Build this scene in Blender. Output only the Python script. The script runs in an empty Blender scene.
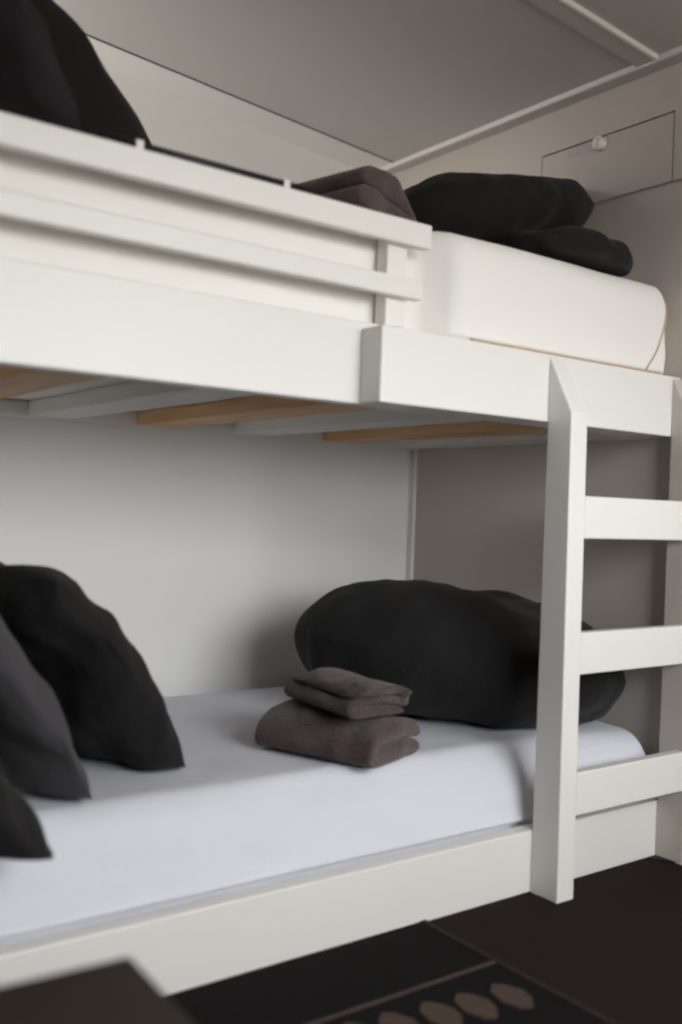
import bpy, bmesh, math, random
from mathutils import Vector, Matrix, Euler, noise

random.seed(7)
D = bpy.data
C = bpy.context.scene.collection
SC = bpy.context.scene


# ------------------------------------------------------------------ materials
def material(name, color, rough=0.6, spec=0.4, bump=None, mottle=None, sheen=0.0):
    """bump = (scale, strength, distance); mottle = (scale, second colour, amount)."""
    m = D.materials.new(name)
    m.use_nodes = True
    nt = m.node_tree
    b = nt.nodes['Principled BSDF']
    b.inputs['Base Color'].default_value = (*color, 1)
    b.inputs['Roughness'].default_value = rough
    b.inputs['Specular IOR Level'].default_value = spec
    if sheen:
        b.inputs['Sheen Weight'].default_value = sheen
        b.inputs['Sheen Roughness'].default_value = 0.6
    tc = nt.nodes.new('ShaderNodeTexCoord')
    if mottle:
        n = nt.nodes.new('ShaderNodeTexNoise')
        n.inputs['Scale'].default_value = mottle[0]
        n.inputs['Detail'].default_value = 4
        mx = nt.nodes.new('ShaderNodeMix')
        mx.data_type = 'RGBA'
        mx.inputs[6].default_value = (*color, 1)
        mx.inputs[7].default_value = (*mottle[1], 1)
        ml = nt.nodes.new('ShaderNodeMath')
        ml.operation = 'MULTIPLY'
        ml.inputs[1].default_value = mottle[2]
        nt.links.new(tc.outputs['Object'], n.inputs['Vector'])
        nt.links.new(n.outputs['Fac'], ml.inputs[0])
        nt.links.new(ml.outputs[0], mx.inputs[0])
        nt.links.new(mx.outputs[2], b.inputs['Base Color'])
    if bump:
        n = nt.nodes.new('ShaderNodeTexNoise')
        n.inputs['Scale'].default_value = bump[0]
        n.inputs['Detail'].default_value = 5
        bp = nt.nodes.new('ShaderNodeBump')
        bp.inputs['Strength'].default_value = bump[1]
        bp.inputs['Distance'].default_value = bump[2]
        nt.links.new(tc.outputs['Object'], n.inputs['Vector'])
        nt.links.new(n.outputs['Fac'], bp.inputs['Height'])
        nt.links.new(bp.outputs['Normal'], b.inputs['Normal'])
    return m


def pine_material():
    m = D.materials.new('raw_pine')
    m.use_nodes = True
    nt = m.node_tree
    b = nt.nodes['Principled BSDF']
    b.inputs['Roughness'].default_value = 0.6
    tc = nt.nodes.new('ShaderNodeTexCoord')
    mp = nt.nodes.new('ShaderNodeMapping')
    mp.inputs['Scale'].default_value = (60, 3, 60)
    n = nt.nodes.new('ShaderNodeTexNoise')
    n.inputs['Scale'].default_value = 1.0
    n.inputs['Detail'].default_value = 3
    r = nt.nodes.new('ShaderNodeValToRGB')
    r.color_ramp.elements[0].position = 0.3
    r.color_ramp.elements[0].color = (0.60, 0.33, 0.14, 1)
    r.color_ramp.elements[1].position = 0.7
    r.color_ramp.elements[1].color = (0.80, 0.55, 0.32, 1)
    # a few round knots
    v = nt.nodes.new('ShaderNodeTexVoronoi')
    v.inputs['Scale'].default_value = 5.0
    kr = nt.nodes.new('ShaderNodeValToRGB')
    kr.color_ramp.elements[0].position = 0.03
    kr.color_ramp.elements[0].color = (0, 0, 0, 1)
    kr.color_ramp.elements[1].position = 0.09
    kr.color_ramp.elements[1].color = (1, 1, 1, 1)
    mx = nt.nodes.new('ShaderNodeMix')
    mx.data_type = 'RGBA'
    mx.inputs[6].default_value = (0.12, 0.04, 0.015, 1)
    L = nt.links.new
    L(tc.outputs['Object'], mp.inputs['Vector'])
    L(mp.outputs[0], n.inputs['Vector'])
    L(n.outputs['Fac'], r.inputs[0])
    L(tc.outputs['Object'], v.inputs['Vector'])
    L(v.outputs['Distance'], kr.inputs[0])
    L(kr.outputs[0], mx.inputs[0])
    L(r.outputs[0], mx.inputs[7])
    L(mx.outputs[2], b.inputs['Base Color'])
    return m


M = {}
M['bed_paint'] = material('cream_bed_paint', (0.80, 0.785, 0.745), 0.42, 0.4, (14, 0.06, 0.004), (5, (0.76, 0.735, 0.68), 0.5))
M['slat_paint'] = material('white_slat_paint', (0.82, 0.80, 0.77), 0.6, 0.3, (20, 0.1, 0.003))
M['pine'] = pine_material()
M['wall_white'] = material('white_wall_paint', (0.80, 0.79, 0.775), 0.65, 0.3, (60, 0.05, 0.002))
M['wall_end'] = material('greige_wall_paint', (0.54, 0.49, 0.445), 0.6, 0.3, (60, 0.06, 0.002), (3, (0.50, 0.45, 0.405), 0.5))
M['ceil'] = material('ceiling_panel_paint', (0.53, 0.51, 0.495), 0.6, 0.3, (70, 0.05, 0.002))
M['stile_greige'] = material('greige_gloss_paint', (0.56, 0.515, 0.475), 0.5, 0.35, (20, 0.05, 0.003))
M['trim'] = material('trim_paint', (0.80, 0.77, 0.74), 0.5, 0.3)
M['room'] = material('room_wall_paint', (0.40, 0.37, 0.35), 0.7, 0.3)
M['carpet'] = material('dark_brown_carpet', (0.024, 0.0165, 0.015), 0.95, 0.1, (260, 0.6, 0.004), (120, (0.016, 0.012, 0.011), 0.8))
M['rug_black'] = material('rug_black_pile', (0.010, 0.009, 0.009), 0.95, 0.1, (240, 0.6, 0.004))
M['rug_beige'] = material('rug_beige_pile', (0.11, 0.078, 0.062), 0.95, 0.1, (240, 0.6, 0.004), (90, (0.05, 0.035, 0.028), 0.8))
M['rug_brown'] = material('rug_brown_pile', (0.034, 0.025, 0.022), 0.95, 0.1, (240, 0.6, 0.004))
M['sheet_warm'] = material('ivory_sheet_cotton', (0.84, 0.82, 0.78), 0.85, 0.2, (9, 0.25, 0.012))
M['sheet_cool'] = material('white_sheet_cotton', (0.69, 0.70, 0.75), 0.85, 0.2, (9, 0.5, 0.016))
M['piping'] = material('tan_piping', (0.55, 0.43, 0.31), 0.8, 0.2)
M['black_cotton'] = material('black_cotton', (0.0105, 0.0095, 0.0092), 0.85, 0.2, (14, 0.5, 0.02), None, 0.04)
M['grey_cotton'] = material('charcoal_cotton', (0.050, 0.047, 0.050), 0.88, 0.2, (16, 0.4, 0.02), None, 0.08)
M['dark_cotton'] = material('near_black_cotton', (0.018, 0.017, 0.018), 0.88, 0.2, (16, 0.4, 0.02))
M['towel'] = material('brown_terry', (0.080, 0.047, 0.046), 0.95, 0.1, (220, 0.9, 0.006), (60, (0.048, 0.029, 0.028), 0.8), 0.25)
M['table_wood'] = material('dark_stained_wood', (0.030, 0.020, 0.016), 0.5, 0.4, (30, 0.1, 0.002), (12, (0.022, 0.014, 0.011), 0.8))
M['black_plastic'] = material('black_plastic', (0.010, 0.009, 0.009), 0.5, 0.4)
M['pale_plastic'] = material('pale_plastic', (0.78, 0.74, 0.70), 0.5, 0.4)
M['window_paint'] = material('window_frame_paint', (0.75, 0.75, 0.75), 0.5, 0.4)
M['gap'] = material('dark_joint', (0.09, 0.085, 0.08), 0.9, 0.1)


# -------------------------------------------------------------------- helpers
def tag(o, label=None, cat=None, group=None, kind=None):
    if label:
        o['label'] = label
    if cat:
        o['category'] = cat
    if group:
        o['group'] = group
    if kind:
        o['kind'] = kind
    return o


def empty(name, loc):
    o = D.objects.new(name, None)
    C.objects.link(o)
    o.location = loc
    o.empty_display_size = 0.1
    return o


def mesh_obj(name, bm, mats, parent=None, origin=(0, 0, 0), smooth=False):
    """bm is in world coordinates; the object sits at `origin` (world)."""
    og = Vector(origin)
    bmesh.ops.translate(bm, vec=-og, verts=bm.verts)
    bmesh.ops.recalc_face_normals(bm, faces=bm.faces)
    me = D.meshes.new(name)
    bm.to_mesh(me)
    bm.free()
    for m in (mats if isinstance(mats, (list, tuple)) else [mats]):
        me.materials.append(m)
    if smooth:
        for p in me.polygons:
            p.use_smooth = True
    o = D.objects.new(name, me)
    C.objects.link(o)
    if parent:
        o.parent = parent
        o.location = og - parent.location
    else:
        o.location = og
    return o


def bm_box(bm, x0, x1, y0, y1, z0, z1, mi=0):
    vs = [bm.verts.new(p) for p in ((x0, y0, z0), (x1, y0, z0), (x1, y1, z0), (x0, y1, z0),
                                    (x0, y0, z1), (x1, y0, z1), (x1, y1, z1), (x0, y1, z1))]
    fs = []
    for f in ((0, 3, 2, 1), (4, 5, 6, 7), (0, 1, 5, 4), (1, 2, 6, 5), (2, 3, 7, 6), (3, 0, 4, 7)):
        fc = bm.faces.new([vs[i] for i in f])
        fc.material_index = mi
        fs.append(fc)
    return vs


def bm_prism(bm, poly, axis, a, b, mi=0):
    """extrude a 2-D polygon along an axis (0 = x: poly in y,z; 2 = z: poly in x,y)."""
    def P(q, t):
        return (t, q[0], q[1]) if axis == 0 else ((q[0], t, q[1]) if axis == 1 else (q[0], q[1], t))
    A = [bm.verts.new(P(q, a)) for q in poly]
    B = [bm.verts.new(P(q, b)) for q in poly]
    n = len(poly)
    bm.faces.new(A).material_index = mi
    bm.faces.new(B[::-1]).material_index = mi
    for i in range(n):
        bm.faces.new([A[i], B[i], B[(i + 1) % n], A[(i + 1) % n]]).material_index = mi


def bevel(bm, w, seg=2):
    bmesh.ops.remove_doubles(bm, verts=bm.verts, dist=1e-6)
    bmesh.ops.bevel(bm, geom=list(bm.edges), offset=w, segments=seg, profile=0.5, affect='EDGES')


def board(name, x0, x1, y0, y1, z0, z1, mat, parent=None, bev=0.003):
    bm = bmesh.new()
    bm_box(bm, x0, x1, y0, y1, z0, z1)
    if bev:
        bevel(bm, bev)
    return mesh_obj(name, bm, mat, parent, ((x0 + x1) / 2, (y0 + y1) / 2, z0))


def tube(bm, pts, r, seg=8, mi=0):
    rings = []
    for i, p in enumerate(pts):
        p = Vector(p)
        t = (Vector(pts[min(i + 1, len(pts) - 1)]) - Vector(pts[max(i - 1, 0)])).normalized()
        a = t.orthogonal().normalized()
        if rings:
            a = (pa - t * pa.dot(t)).normalized()
        pa = a
        b = t.cross(a)
        rings.append([bm.verts.new(p + r * (math.cos(2 * math.pi * k / seg) * a + math.sin(2 * math.pi * k / seg) * b)) for k in range(seg)])
    for A, B in zip(rings, rings[1:]):
        for k in range(seg):
            bm.faces.new([A[k], A[(k + 1) % seg], B[(k + 1) % seg], B[k]]).material_index = mi
    bm.faces.new(rings[0][::-1]).material_index = mi
    bm.faces.new(rings[-1]).material_index = mi


def structure(name, bm, mat, origin=(0, 0, 0)):
    return tag(mesh_obj(name, bm, mat, None, origin), kind='structure')


# ----------------------------------------------------------------- the setting
WX = 0.035              # face of the end wall
YB = 0.866              # face of the back wall beside the lower bunk
YU = 1.06               # face of the back wall above the upper bunk
XL, YF = -3.2, -2.0
XA, YA = -2.06, -0.15    # end wall of the bunk's left end, and where the room widens     # far sides of the room


def zc(x):              # sloping ceiling
    return 1.683 - 0.083 * (x - WX)


bm = bmesh.new()
bm_box(bm, XL - 0.1, WX + 0.1, YF - 0.1, YU + 0.1, -0.1, 0)
structure('floor', bm, M['carpet'])

bm = bmesh.new()
bm_box(bm, XA - 0.1, WX + 0.1, YB, YU + 0.1, 0, 0.99)          # boxed-out lower part
structure('wall_back', bm, M['wall_white'])
bm = bmesh.new()
bm_box(bm, XA - 0.1, WX + 0.1, YU, YU + 0.1, 0.99, 2.1)
structure('wall_back_upper', bm, M['wall_white'])

# end wall: the upper panel is a few millimetres proud and has the hatch opening
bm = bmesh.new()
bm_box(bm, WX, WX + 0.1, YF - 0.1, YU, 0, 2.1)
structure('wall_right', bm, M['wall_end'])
HY0, HY1, HZ0, HZ1 = 0.035, 0.410, 1.430, 1.576
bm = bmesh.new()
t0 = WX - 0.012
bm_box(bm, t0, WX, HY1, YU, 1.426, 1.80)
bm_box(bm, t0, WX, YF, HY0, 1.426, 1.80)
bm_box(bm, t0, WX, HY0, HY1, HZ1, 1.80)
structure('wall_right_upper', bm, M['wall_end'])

# left side: the room runs further left in front of the bunk; the bunk's own end wall has an unseen window, added to light the upper bunk
bm = bmesh.new()
bm_box(bm, XL - 0.1, XL, YF - 0.1, YA + 0.1, 0, 2.1)
bm_box(bm, XL, XA, YA, YA + 0.1, 0, 2.1)
structure('wall_left', bm, M['room'])
AY0, AY1, AZ0, AZ1 = 0.68, 1.04, 1.25, 1.78
bm = bmesh.new()
bm_box(bm, XA - 0.1, XA, YA, AY0, 0, 2.1)
bm_box(bm, XA - 0.1, XA, AY1, YU, 0, 2.1)
bm_box(bm, XA - 0.1, XA, AY0, AY1, 0, AZ0)
bm_box(bm, XA - 0.1, XA, AY0, AY1, AZ1, 2.1)
structure('wall_left_bunk', bm, M['wall_white'])
bm = bmesh.new()
for a in ((AY0, AY0 + 0.03, AZ0, AZ1), (AY1 - 0.03, AY1, AZ0, AZ1), (AY0 + 0.03, AY1 - 0.03, AZ0, AZ0 + 0.03), (AY0 + 0.03, AY1 - 0.03, AZ1 - 0.03, AZ1)):
    bm_box(bm, XA - 0.07, XA - 0.02, a[0], a[1], a[2], a[3])
structure('unseen_side_window', bm, M['window_paint'])

# front wall (behind the camera) with a window opening
WX0, WX1, WZ0, WZ1 = -1.40, -0.06, 0.70, 1.66
bm = bmesh.new()
bm_box(bm, XL, WX0, YF - 0.1, YF, 0, 2.1)
bm_box(bm, WX1, WX, YF - 0.1, YF, 0, 2.1)
bm_box(bm, WX0, WX1, YF - 0.1, YF, 0, WZ0)
bm_box(bm, WX0, WX1, YF - 0.1, YF, WZ1, 2.1)
structure('wall_front', bm, M['room'])
bm = bmesh.new()
for a in ((WX0, WX0 + 0.04, WZ0, WZ1), (WX1 - 0.04, WX1, WZ0, WZ1), (WX0 + 0.04, WX1 - 0.04, WZ0, WZ0 + 0.04), (WX0 + 0.04, WX1 - 0.04, WZ1 - 0.04, WZ1),
          ((WX0 + WX1) / 2 - 0.015, (WX0 + WX1) / 2 + 0.015, WZ0 + 0.04, WZ1 - 0.04)):
    bm_box(bm, a[0], a[1], YF - 0.07, YF - 0.02, a[2], a[3])
structure('window_1', bm, M['window_paint'])


def slope_slab(bm, x0, x1, y0, y1, d0, d1):
    """slab parallel to the ceiling: from d0 below it to d1 below it (negative is above)."""
    poly = [(x0, zc(x0) - d0), (x1, zc(x1) - d0), (x1, zc(x1) - d1), (x0, zc(x0) - d1)]
    bm_prism(bm, poly, 1, y0, y1)


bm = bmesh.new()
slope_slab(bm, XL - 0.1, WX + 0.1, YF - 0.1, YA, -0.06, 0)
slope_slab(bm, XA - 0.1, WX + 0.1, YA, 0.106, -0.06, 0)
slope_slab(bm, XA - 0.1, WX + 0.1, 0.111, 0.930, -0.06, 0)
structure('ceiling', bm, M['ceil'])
bm = bmesh.new()
slope_slab(bm, XA - 0.1, WX + 0.1, 0.9305, YU + 0.1, -0.06, -0.012)
slope_slab(bm, XA, WX - 0.012, 0.9305, 0.9405, -0.0115, -0.001)     # dark strips paint the grooves' shade into the panel joints
slope_slab(bm, XA, WX - 0.012, 0.1065, 0.1105, -0.05, -0.001)
structure('ceiling_recess', bm, M['gap'])
bm = bmesh.new()
slope_slab(bm, XA, 0.012, 0.941, YU, -0.012, 0)
structure('ceiling_strip', bm, M['wall_white'])
bm = bmesh.new()                                               # batten across the ceiling
slope_slab(bm, XA, -0.012, 0.060, 0.106, 0, 0.009)
structure('trim_1', bm, M['ceil'])
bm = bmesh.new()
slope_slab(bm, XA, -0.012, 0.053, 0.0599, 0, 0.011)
structure('painted_lit_edge_1', bm, M['trim'])  # white strip stands in for the light on the batten's side face
bm = bmesh.new()                                               # batten along the end wall
slope_slab(bm, -0.0115, WX - 0.012, YF, YU, 0, 0.010)
structure('trim_2', bm, M['ceil'])
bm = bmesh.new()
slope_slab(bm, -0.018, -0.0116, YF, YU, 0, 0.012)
structure('painted_lit_edge_2', bm, M['trim'])  # lit side of the end-wall batten, put in as a white strip
bm = bmesh.new()                                               # corner strip between back and end wall
bm_box(bm, WX - 0.008, WX, YB - 0.022, YB - 0.003, 0.0, 0.99)
structure('trim_3', bm, M['trim'])

# hatch in the end wall
hatch = tag(empty('access_hatch', (WX - 0.012, (HY0 + HY1) / 2, HZ0)),
            'flat rectangular hatch with a round white turn knob in the upper end wall', 'hatch')
board('hatch_panel', WX - 0.011, WX, HY0 + 0.003, HY1 - 0.002, HZ0 - 0.003, HZ1 - 0.0035, M['wall_end'], hatch, 0.001)
bm = bmesh.new()
ky, kz = 0.229, 1.556
prof = [(0.0, 0.014), (0.012, 0.0155), (0.017, 0.0145), (0.019, 0.0105), (0.015, 0.0075), (0.011, 0.006), (0.010, 0.0)]
rings = []
for (dx, rr) in prof:
    rings.append([bm.verts.new((WX - 0.011 - dx, ky + rr * math.cos(a * math.pi / 8), kz + rr * math.sin(a * math.pi / 8))) for a in range(16)] if rr else
                 [bm.verts.new((WX - 0.011 - dx, ky, kz))])
for A, B in zip(rings, rings[1:]):
    for k in range(16):
        if len(B) == 1:
            bm.faces.new([A[k], A[(k + 1) % 16], B[0]])
        else:
            bm.faces.new([A[k], A[(k + 1) % 16], B[(k + 1) % 16], B[k]])
tag(mesh_obj('turn_knob', bm, M['pale_plastic'], hatch, (WX - 0.011, ky, kz), True), 'round white turn knob with a hollow centre')
for (sy, sz) in ((0.300, 1.553), (0.322, 1.556), (0.138, 1.548), (0.072, 1.549)):
    bm = bmesh.new()
    tube(bm, [(WX - 0.0105, sy, sz), (WX - 0.013, sy, sz)], 0.0028, 10)
    mesh_obj('screw', bm, M['wall_end'], hatch, (WX - 0.011, sy, sz))


# ------------------------------------------------------------------ the bunk bed
bed = tag(empty('bunk_bed', (-1.0, 0.43, 0)), 'cream painted wooden bunk bed with ladder, guard rail and open slats', 'bed')
P = M['bed_paint']
BL = -2.02                                                     # left end of the bed
board('lower_rail', BL, 0.030, 0.0, 0.032, 0.0, 0.116, P, bed)
board('upper_rail', BL, -0.6645, 0.056, 0.086, 0.877, 1.016, P, bed)
board('rail_bearer', -0.664, 0.030, 0.056, 0.086, 0.877, 0.985, P, bed)
board('ladder_rail', -0.778, 0.030, 0.0, 0.0555, 0.8775, 1.0035, P, bed)
board('guard_rail', BL, -0.646, 0.036, 0.0555, 1.154, 1.197, P, bed, 0.004)
board('guard_rail', BL, -0.664, 0.036, 0.0555, 1.064, 1.099, P, bed, 0.004)
for px in (-0.728, -1.45 - 0.35, BL):
    board('guard_post', px, px + 0.044, 0.056, 0.086, 1.0165, 1.192, P, bed)
# ladder: two stiles, tops cut back at a slant, three broad rungs
SD0, SD1 = 0.066, 0.057
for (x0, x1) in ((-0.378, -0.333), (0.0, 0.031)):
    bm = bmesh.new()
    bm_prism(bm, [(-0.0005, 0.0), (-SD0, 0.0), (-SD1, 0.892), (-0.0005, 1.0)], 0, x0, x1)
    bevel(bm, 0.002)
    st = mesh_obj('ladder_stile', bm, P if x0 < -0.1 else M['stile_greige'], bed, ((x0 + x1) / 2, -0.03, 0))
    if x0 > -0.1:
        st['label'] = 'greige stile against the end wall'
for (z0, z1) in ((0.152, 0.232), (0.412, 0.490), (0.663, 0.742)):
    yf = SD0 + (SD1 - SD0) * z0 / 0.892
    board('ladder_rung', -0.3325, -0.0005, -yf + 0.0005, -yf + 0.024, z0, z1, P, bed)
bm = bmesh.new()
bm_prism(bm, [(-0.030, -0.004), (-0.002, -0.004), (-0.001, -0.052)], 2, 0.0, 0.004)  # thin black triangle lying on the floor at the rail end
mesh_obj('floor_fleck', bm, M['black_plastic'], bed, (-0.012, -0.02, 0))['label'] = 'small flat black triangle on the floor by the greige stile'
# slats under the upper mattress, raw pine and white painted in turn
for i, x in enumerate((-1.82, -1.57, -1.315, -1.066, -0.816, -0.563, -0.297, -0.085)):
    s = board('slat', x, x + 0.10, 0.0865, 0.838, 0.876, 0.906, M['pine'] if i % 2 == 0 else M['slat_paint'], bed, 0.002)
    s['label'] = 'raw pine slat' if i % 2 == 0 else 'white painted slat'
board('ledger', BL, 0.020, 0.8385, YB - 0.0005, 0.872, 0.906, M['slat_paint'], bed)
board('end_ledger', 0.011, WX - 0.001, 0.077, 0.838, 0.876, 0.906, M['slat_paint'], bed)
board('base_board', BL, 0.030, 0.0325, YB - 0.001, 0.028, 0.045, M['slat_paint'], bed)
board('base_bearer', BL + 0.2, BL + 0.26, 0.04, YB - 0.01, 0.0, 0.0275, M['slat_paint'], bed)
board('base_bearer', -0.3, -0.24, 0.04, YB - 0.01, 0.0, 0.0275, M['slat_paint'], bed)
board('end_board', BL - 0.032, BL - 0.001, 0.0, YB - 0.001, 0.0, 1.35, P, bed)


# ------------------------------------------------------------------- mattresses
def fbm(p, s, seed=0):
    q = Vector(p) * s + Vector((seed * 7.3, seed * 3.1, seed * 1.7))
    return noise.noise(q) + 0.5 * noise.noise(q * 2.1)


def mattress(name, x0, x1, y0, y1, z0, z1, rr, lean, mat, label, seed, wr, bulge=0.0, xb=-9.0, zlip=0.0):
    """rounded, slightly wrinkled box; `lean` pushes the top of the front face back."""
    lo, hi = Vector((x0, y0, z0)), Vector((x1, y1, z1))

    def warp(p):
        p = Vector(p)
        q = Vector((max(x0 + rr[0], min(x1 - rr[0], p.x)), max(y0 + rr[1], min(y1 - rr[1], p.y)), max(z0 + rr[2], min(z1 - rr[2], p.z))))
        d = Vector([(p[k] - q[k]) / rr[k] for k in range(3)])
        if d.length > 1e-9:
            d.normalize()
            p = q + Vector([d[k] * rr[k] for k in range(3)])
        n = Vector((p.x * 0.55, p.y, p.z))
        f = max(0.0, 1 - (p.y - y0) / 0.35)
        p.y += lean * (1 - 0.75 * max(0.0, min(1.0, (p.x + 0.35) / 0.3))) * f * f * (p.z - z0) / (z1 - z0)
        top = (p.z - z0) / (z1 - z0)
        w = fbm((p.x * 0.7, p.y, p.z * 1.6), 5, seed) * wr
        # long soft folds along the front
        w += wr * 0.9 * math.sin(60 * (p.z - z0) + 6 * noise.noise(Vector((p.x * 2.2, seed, 0)))) * max(0.0, 1 - top * 1.3) * f
        if bulge:
            w *= max(0.0, min(1.0, (p.z - zlip) / 0.05))
        p.z += w * (0.35 if top > 0.9 else 0.2) * top
        p.y -= w * f * min(1, (p.z - z0) / 0.05)
        if bulge:
            a = max(0.0, min(1.0, (p.x - xb) / 0.06))
            b = max(0.0, min(1.0, (p.z - zlip) / 0.005))
            p.y -= bulge * a * a * (3 - 2 * a) * math.sqrt(b) * min(1.0, f * 1.2)
        return p
    bm = bmesh.new()
    nx, ny, nz = 130, 44, 56

    def face_grid(fn, a, b):
        g = [[bm.verts.new(warp(fn(i / a, j / b))) for j in range(b + 1)] for i in range(a + 1)]
        for i in range(a):
            for j in range(b):
                bm.faces.new([g[i][j], g[i + 1][j], g[i + 1][j + 1], g[i][j + 1]])
    X, Y, Z = hi.x - lo.x, hi.y - lo.y, hi.z - lo.z
    # grid points are denser near the rounded edges

    def e(t):
        return 0.5 - 0.5 * math.cos(math.pi * t)
    for k in (0, 1):
        face_grid(lambda u, v: (x0 + X * e(u), y0 + Y * e(v), z0 + Z * k), nx, ny)
        face_grid(lambda u, v: (x0 + X * e(u), y0 + Y * k, z0 + Z * e(v)), nx, nz)
        face_grid(lambda u, v: (x0 + X * k, y0 + Y * e(u), z0 + Z * e(v)), ny, nz)
    bmesh.ops.remove_doubles(bm, verts=bm.verts, dist=1e-4)
    o = mesh_obj(name, bm, mat, None, ((x0 + x1) / 2, (y0 + y1) / 2, z0), True)
    tag(o, label, 'mattress')
    return o, warp


mat_low, warp_low = mattress('mattress', -2.0, 0.028, 0.034, 0.858, 0.0455, 0.256, (0.05, 0.075, 0.085), 0.075, M['sheet_cool'],
                             'bluish white sheeted mattress on the lower bunk behind the low cream rail', 3, 0.014, 0.030, -9.0, 0.1178)
mat_up, warp_up = mattress('mattress', -2.0, 0.034, 0.094, 0.862, 0.9068, 1.206, (0.030, 0.040, 0.065), 0.0, M['sheet_warm'],
                           'thick ivory sheeted mattress on the upper bunk beside the guard rail', 5, 0.004, 0.062, -0.643, 1.0075)
bm = bmesh.new()
pts = []
for k in range(15):
    t = k / 14
    pts.append(warp_up((0.026 - 0.075 * t ** 1.6, 0.094, 1.175 - 0.160 * t)) + Vector((0.0, -0.0012, 0)))
tube(bm, pts, 0.0022, 8)
for v in bm.verts:
    v.co.y = min(v.co.y, 0.5)
tag(mesh_obj('corner_seam', bm, M['piping'], mat_up, (0, 0.08, 1.08), True), 'tan seam at the corner')
bm = bmesh.new()
tube(bm, [warp_up((-0.55 + 0.55 * k / 40, 0.094, 1.013)) + Vector((0, -0.0005, 0)) for k in range(41)], 0.0022, 8)
mesh_obj('edge_seam', bm, M['piping'], mat_up, (-0.3, 0.08, 1.0), True)

ZL, ZU = 0.258, 1.209      # tops of the two mattresses


# ---------------------------------------------------------------------- pillows
def pillow(name, size, loc, rot, seed, mat, label, cat='pillow', group=None, floor_z=None, wr=0.012, rnd=0.40, square=3.0, sag=0.0, n=48, xmax=0.030, ymax=None):
    """plump cushion: two quilted faces meeting in a seam, pinched corners, soft creases."""
    L, W, T = size
    R = Euler([math.radians(a) for a in rot]).to_matrix()
    loc = Vector(loc)
    bm = bmesh.new()
    cols = {}

    def pt(u, v, s):
        x = L / 2 * u * math.sqrt(1 - rnd * v * v)
        y = W / 2 * v * math.sqrt(1 - rnd * u * u)
        e = (1 - abs(u) ** square) * (1 - abs(v) ** square)
        h = T / 2 * max(0.0, e) ** 0.55
        q = Vector((x, y, 0))
        edge = max(abs(u), abs(v))
        cr = fbm((x, y, s * 0.3), 9, seed) * wr * (0.4 + 0.6 * min(1, h / (T / 2) * 2)) if e > 0 else 0
        # creases running in from the corners
        ang = math.atan2(y, x)
        cr += 0.4 * wr * math.sin(9 * ang + seed + 3 * noise.noise(Vector((x * 5, y * 5, seed)))) * edge ** 3 * min(1.0, e * 6)
        x += fbm((y, seed, 0), 6, seed) * wr * 0.9 * abs(u) ** 4
        y += fbm((x, seed + 3, 0), 6, seed) * wr * 0.9 * abs(v) ** 4
        return Vector((x, y, s * (h + cr) - sag * (u * u + v * v)))
    for s in (1, -1):
        for i in range(n + 1):
            for j in range(n + 1):
                u = math.sin((i / n - 0.5) * math.pi)
                v = math.sin((j / n - 0.5) * math.pi)
                p = R @ pt(u, v, s) + loc
                if floor_z is not None:
                    # settle softly on the bed
                    d = p.z - floor_z
                    if d < 0.02:
                        p.z = floor_z + (0.02 * math.exp((d - 0.02) / 0.02) if d < 0.02 else d)
                d = xmax - p.x
                if d < 0.01:
                    p.x = xmax - 0.01 * math.exp((d - 0.01) / 0.01)
                if ymax is not None:
                    d = ymax - p.y
                    if d < 0.01:
                        p.y = ymax - 0.01 * math.exp((d - 0.01) / 0.01)
                cols[(s, i, j)] = bm.verts.new(p)
    for s in (1, -1):
        for i in range(n):
            for j in range(n):
                bm.faces.new([cols[(s, i, j)], cols[(s, i + 1, j)], cols[(s, i + 1, j + 1)], cols[(s, i, j + 1)]])
    bmesh.ops.remove_doubles(bm, verts=bm.verts, dist=2e-5)
    base = Vector((loc.x, loc.y, min(v.co.z for v in bm.verts)))
    o = mesh_obj(name, bm, mat, None, base, True)
    return tag(o, label, cat, group)


G_LL = 'cushions leaning at the left end of the lower bunk'
pillow('pillow', (0.72, 0.46, 0.30), (-0.265, 0.345, 0.385), (-6, 6, -38), 2, M['black_cotton'],
       'plump black pillow beside the brown towels on the lower bunk', floor_z=ZL, ymax=0.86, wr=0.022)
pillow('pillow', (0.48, 0.56, 0.15), (-1.175, 0.42, 0.415), (0, 51, 12), 4, M['black_cotton'],
       'black pillow against the back wall at the left of the lower bunk, tallest there', group=G_LL, floor_z=ZL, ymax=0.86, wr=0.024, rnd=0.22)
pillow('pillow', (0.52, 0.38, 0.10), (-1.355, 0.235, 0.445), (0, 55, 10), 6, M['grey_cotton'],
       'charcoal grey cushion leaning on the black pillow at the left of the lower bunk', 'cushion', group=G_LL, floor_z=ZL, rnd=0.3)
pillow('pillow', (0.38, 0.30, 0.11), (-1.445, 0.045, 0.36), (0, 50, 5), 8, M['black_cotton'],
       'black cushion corner nearest the front edge of the lower bunk, left of all', 'cushion', group=G_LL, floor_z=ZL, rnd=0.2)
G_UR = 'black pillows at the ladder end of the upper bunk'
pillow('pillow', (0.33, 0.23, 0.068), (-0.20, 0.124, 1.237), (0, 2, 4), 12, M['black_cotton'],
       'black pillow end bulging low at the end wall on the upper bunk', group=G_UR, floor_z=ZU, square=5.0, rnd=0.5)
pillow('pillow', (0.60, 0.36, 0.128), (-0.240, 0.322, 1.361), (0, -12.5, 6), 11, M['black_cotton'],
       'larger black pillow lying on top, between the folded towels and hatch wall, upper bunk', group=G_UR, floor_z=ZU, square=5.0, wr=0.016, rnd=0.5, xmax=0.018)
pillow('pillow', (0.74, 0.44, 0.20), (-1.265, 0.50, 1.44), (0, 35, 8), 14, M['black_cotton'],
       'tall black pillow leaning at the left end of the upper bunk by the ceiling', floor_z=ZU)
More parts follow.
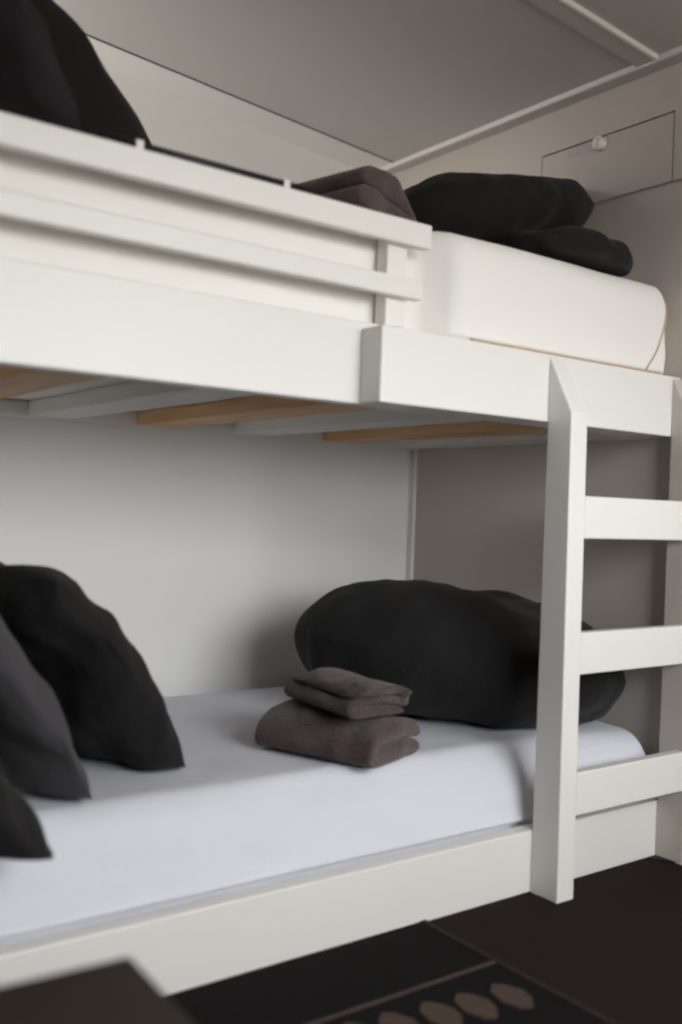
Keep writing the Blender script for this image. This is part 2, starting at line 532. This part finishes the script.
pillow('pillow', (0.36, 0.22, 0.09), (-1.37, 0.165, 1.335), (0, 50, 8), 15, M['dark_cotton'],
       'dark charcoal cushion in front of the tall black pillow on the upper bunk', 'cushion', floor_z=ZU)


# ----------------------------------------------------------------------- towels
def fold_path(w, h, layers):
    """centre line of a sheet folded to `layers` layers: w wide, h high."""
    pts = []
    g = h / layers
    for k in range(layers):
        z = g * (k + 0.5)
        xs = [(-w / 2 + g / 2) + (w - g) * t / 10 for t in range(11)]
        if k % 2:
            xs = xs[::-1]
        pts += [(x, z) for x in xs]
        if k < layers - 1:
            sgn = 1 if k % 2 == 0 else -1
            cx = xs[-1]
            for a in range(1, 6):
                th = -math.pi / 2 + math.pi * a / 6
                pts.append((cx + sgn * g / 2 * math.cos(th) * 1.15, z + g / 2 + g / 2 * math.sin(th)))
    return pts


def towel(name, w, h, length, layers, loc, rot, seed, label, group, squash=0.0, skew=0.0):
    """terry towel: a thick sheet folded over and over; length runs along local y."""
    path = fold_path(w, h, layers)
    th = h / layers * 0.475
    n = len(path)
    R = Euler([math.radians(a) for a in rot]).to_matrix()
    loc = Vector(loc)
    section = []
    left, right = [], []
    for i, (x, z) in enumerate(path):
        a = Vector(path[max(i - 1, 0)])
        b = Vector(path[min(i + 1, n - 1)])
        t = (b - a).normalized()
        nm = Vector((-t.y, t.x))
        left.append(Vector((x, z)) + nm * th)
        right.append(Vector((x, z)) - nm * th)
    # rounded free edges of the sheet
    def cap(c, d):
        t = Vector(d).normalized()
        nm = Vector((-t.y, t.x))
        return [Vector(c) + th * (math.cos(a) * nm + math.sin(a) * t) for a in (math.pi * k / 4 for k in range(1, 4))]
    d1 = Vector(path[-1]) - Vector(path[-2])
    d0 = Vector(path[0]) - Vector(path[1])
    section = left + cap(path[-1], d1) + right[::-1] + cap(path[0], d0)
    m = len(section)
    bm = bmesh.new()
    NY = 30
    rings = []
    for j in range(NY + 1):
        v = j / NY
        y = (v - 0.5) * length
        endf = min(v, 1 - v) * length
        sh = 1 - 0.12 * max(0.0, 1 - endf / 0.012) ** 2
        ring = []
        for k, q in enumerate(section):
            pc = path[min(k, n - 1)] if k < n else None
            x, z = q
            z *= 1 - squash * (2 * x / w) ** 2
            c = Vector((x * (1 - 0.02 * (1 - sh)), y, z))
            d = fbm(c + Vector((seed, 0, 0)), 16, seed) * 0.008 + noise.noise(c * 55) * 0.003
            yy = y + (fbm((x, z, seed), 11, seed) * 0.010 + 0.006 * noise.noise(Vector((x * 30, z * 40, seed)))) * (2 * abs(v - 0.5)) ** 3
            yy += skew * max(0.0, min(1.0, (z / h - 0.55) / 0.2))
            c = Vector((c.x + d, yy, max(0.0005, c.z + d * 0.7 * min(1.0, c.z / 0.02))))
            ring.append(bm.verts.new(R @ c + loc))
        rings.append(ring)
    for A, B in zip(rings, rings[1:]):
        for k in range(m):
            bm.faces.new([A[k], A[(k + 1) % m], B[(k + 1) % m], B[k]])
    for ring, flip in ((rings[0], 1), (rings[-1], 0)):
        # end face: strip quads across the sheet thickness
        capA = n + 3
        for i in range(n - 1):
            bm.faces.new([ring[i], ring[i + 1], ring[capA + n - 2 - i], ring[capA + n - 1 - i]])
        bm.faces.new([ring[n - 1], ring[n], ring[n + 1], ring[n + 2], ring[capA]])
        bm.faces.new([ring[0], ring[capA + n - 1], ring[capA + n], ring[capA + n + 1], ring[capA + n + 2]])
    o = mesh_obj(name, bm, M['towel'], None, loc, True)
    sub = o.modifiers.new('soft', 'SUBSURF')
    sub.levels = sub.render_levels = 1
    return tag(o, label, 'towel', group)


G_T = 'brown folded towels stacked on the bunks'
towel('folded_towel', 0.165, 0.078, 0.25, 2, (-0.688, 0.195, ZL), (0, 0, 201), 1,
      'larger folded brown towel at the bottom of the stack on the lower bunk', G_T, 0.30)
towel('folded_towel', 0.112, 0.060, 0.215, 3, (-0.688, 0.190, ZL + 0.083), (0, 0, 177), 2,
      'smaller folded brown towel on top of the stack on the lower bunk', G_T, 0.2, 0.035)
towel('folded_towel', 0.16, 0.083, 0.18, 2, (-0.70, 0.22, ZU + 0.016), (0, 11, 12), 3,
      'folded brown towel behind the guard rail on the upper bunk, next to the black pillow', G_T, 0.25)
towel('folded_towel', 0.12, 0.080, 0.15, 2, (-0.79, 0.42, ZU), (0, 0, -10), 4,
      'folded brown towel on the upper bunk half hidden behind the other towel', G_T, 0.2)

# thin black bar along the inside of the guard rail's top
bar = tag(empty('thin_bar', (-1.0, 0.062, 1.180)), 'thin black bar with two pale clips just above the guard rail top', 'bar')
bm = bmesh.new()
tube(bm, [(-1.25, 0.062, 1.2095), (-0.89, 0.062, 1.2095)], 0.0055, 10)
mesh_obj('rod', bm, M['black_plastic'], bar, (-1.0, 0.062, 1.2095), True)
for cx in (-1.185, -0.935):
    bm = bmesh.new()
    bm_box(bm, cx - 0.006, cx + 0.006, 0.0556, 0.0690, 1.165, 1.2155)
    bevel(bm, 0.001)
    mesh_obj('clip', bm, M['pale_plastic'], bar, (cx, 0.062, 1.165))

# ---------------------------------------------------------------------- the rug
bm = bmesh.new()
RX0, RX1, RY0, RY1 = -2.0, -0.640, -1.55, -0.004
bm_box(bm, RX0, RX1, RY0, RY1, 0.0, 0.006, 0)


def flat(bm, poly, z0, z1, mi):
    bm_prism(bm, poly, 2, z0, z1, mi)


Z0, Z1 = 0.0055, 0.0075
flat(bm, [(RX1 - 0.012, RY0), (RX1, RY0), (RX1, RY1), (RX1 - 0.012, RY1)], Z0, Z1, 2)
for yb in (-0.179, -0.62, -0.78):
    flat(bm, [(RX0, yb - 0.0035), (RX1 - 0.006, yb - 0.0035), (RX1 - 0.006, yb + 0.0035), (RX0, yb + 0.004)], Z0, Z1, 1)
for yr in (-0.272, -0.70):
    x = -0.708
    while x > RX0 + 0.05:
        j = random.uniform(-0.004, 0.004)
        flat(bm, [(x + a * 0.026 + j, yr + b * 0.040 + max(-0.03, (x + 0.7) * 0.12) * -1) for (a, b) in ((0, 1), (.55, .75), (1, .1), (.8, -.5), (.1, -1), (-.6, -.8), (-1, -.1), (-.75, .6))], Z0, Z1 + 0.001, 1)
        x -= 0.063
rug = mesh_obj('rug', bm, [M['rug_black'], M['rug_beige'], M['rug_brown']], None, (-1.57, -0.78, 0))
tag(rug, 'black rug with a thin beige line and beige lozenges on the dark carpet', 'rug')

# -------------------------------------------------------------------- low table
tb = tag(empty('low_table', (-1.69, -0.75, 0)), 'low dark brown table with a square corner in front of the lower bunk', 'table')
R6 = math.radians(-2.8)


def rot_board(name, x0, x1, y0, y1, z0, z1, bev):
    bm = bmesh.new()
    bm_box(bm, x0, x1, y0, y1, z0, z1)
    bevel(bm, bev, 3)
    piv = Vector((-1.398, -0.456, 0))
    bmesh.ops.rotate(bm, verts=bm.verts, cent=piv, matrix=Matrix.Rotation(R6, 3, 'Z'))
    c = Matrix.Rotation(R6, 3, 'Z') @ (Vector(((x0 + x1) / 2, (y0 + y1) / 2, z0)) - piv) + piv
    return mesh_obj(name, bm, M['table_wood'], tb, c)


rot_board('table_top', -1.99, -1.398, -1.03, -0.456, 0.275, 0.303, 0.004)
for lx in (-1.97, -1.458):
    for ly in (-1.01, -0.516):
        rot_board('leg', lx, lx + 0.04, ly, ly + 0.04, 0.0095, 0.2715, 0.003)
for (a, b, c, d) in ((-1.925, -1.463, -0.498, -0.480), (-1.925, -1.463, -1.005, -0.985)):
    rot_board('apron', a, b, c, d, 0.215, 0.2715, 0.002)

# --------------------------------------------------------------- light and camera
SKY = 6.0
w = D.worlds.new('daylight')
SC.world = w
w.use_nodes = True
nt = w.node_tree
bg = nt.nodes['Background']
tc = nt.nodes.new('ShaderNodeTexCoord')
sx = nt.nodes.new('ShaderNodeSeparateXYZ')
rp = nt.nodes.new('ShaderNodeValToRGB')
rp.color_ramp.elements[0].position = 0.47
rp.color_ramp.elements[0].color = (0.30, 0.28, 0.25, 1)
rp.color_ramp.elements[1].position = 0.53
rp.color_ramp.elements[1].color = (0.96, 0.98, 1.0, 1)
ma = nt.nodes.new('ShaderNodeMath')
ma.operation = 'MULTIPLY_ADD'
ma.inputs[1].default_value = 0.5
ma.inputs[2].default_value = 0.5
nt.links.new(tc.outputs['Generated'], sx.inputs[0])
nt.links.new(sx.outputs['Z'], ma.inputs[0])
nt.links.new(ma.outputs[0], rp.inputs[0])
nt.links.new(rp.outputs[0], bg.inputs['Color'])
# sky strength boosted towards -x to push more light through the unseen side window
g1 = nt.nodes.new('ShaderNodeMapRange')
g1.inputs['From Min'].default_value = -0.75
g1.inputs['From Max'].default_value = -0.98
g1.inputs['To Min'].default_value = SKY
g1.inputs['To Max'].default_value = SKY * 4.2
nt.links.new(sx.outputs['X'], g1.inputs['Value'])
nt.links.new(g1.outputs[0], bg.inputs['Strength'])

def portal(loc, rot, w_, h_):
    la = D.lights.new('window_portal', 'AREA')
    la.shape = 'RECTANGLE'
    la.size = w_
    la.size_y = h_
    la.cycles.is_portal = True
    lo = D.objects.new('window_portal', la)
    C.objects.link(lo)
    lo.location = loc
    lo.rotation_euler = rot


portal(((WX0 + WX1) / 2, YF - 0.09, (WZ0 + WZ1) / 2), (math.radians(90), 0, 0), WX1 - WX0, WZ1 - WZ0)
portal((XA - 0.09, (AY0 + AY1) / 2, (AZ0 + AZ1) / 2), (0, math.radians(-90), 0), AZ1 - AZ0, AY1 - AY0)

yaw, pitch, roll, f = -0.6368, -0.0037, 0.0369, 989.8
fwd = Vector((-math.sin(yaw) * math.cos(pitch), math.cos(yaw) * math.cos(pitch), math.sin(pitch)))
right = fwd.cross(Vector((0, 0, 1))).normalized()
up = right.cross(fwd)
r2 = math.cos(roll) * right + math.sin(roll) * up
u2 = -math.sin(roll) * right + math.cos(roll) * up
cam = D.cameras.new('camera')
co = D.objects.new('camera', cam)
C.objects.link(co)
mw = Matrix.Identity(4)
for i in range(3):
    mw[i][0], mw[i][1], mw[i][2] = r2[i], u2[i], -fwd[i]
mw.translation = Vector((-1.7779, -1.2574, 0.7025))
co.matrix_world = mw
cam.sensor_fit = 'VERTICAL'
cam.sensor_height = 36
cam.sensor_width = 24
cam.lens = f * 36 / 1024
cam.clip_start = 0.02
cam.dof.use_dof = True
cam.dof.focus_distance = 2.1
cam.dof.aperture_fstop = 1.7
SC.camera = co

vs = SC.view_settings
vs.view_transform = 'Standard'
vs.look = 'None'
vs.gamma = 1.0
vs.use_curve_mapping = False
vs.exposure = 1.27
SC.cycles.filter_width = 2.4
SC.cycles.max_bounces = 12
SC.cycles.diffuse_bounces = 8
SC.cycles.use_denoising = True
SC.cycles.sample_clamp_indirect = 6
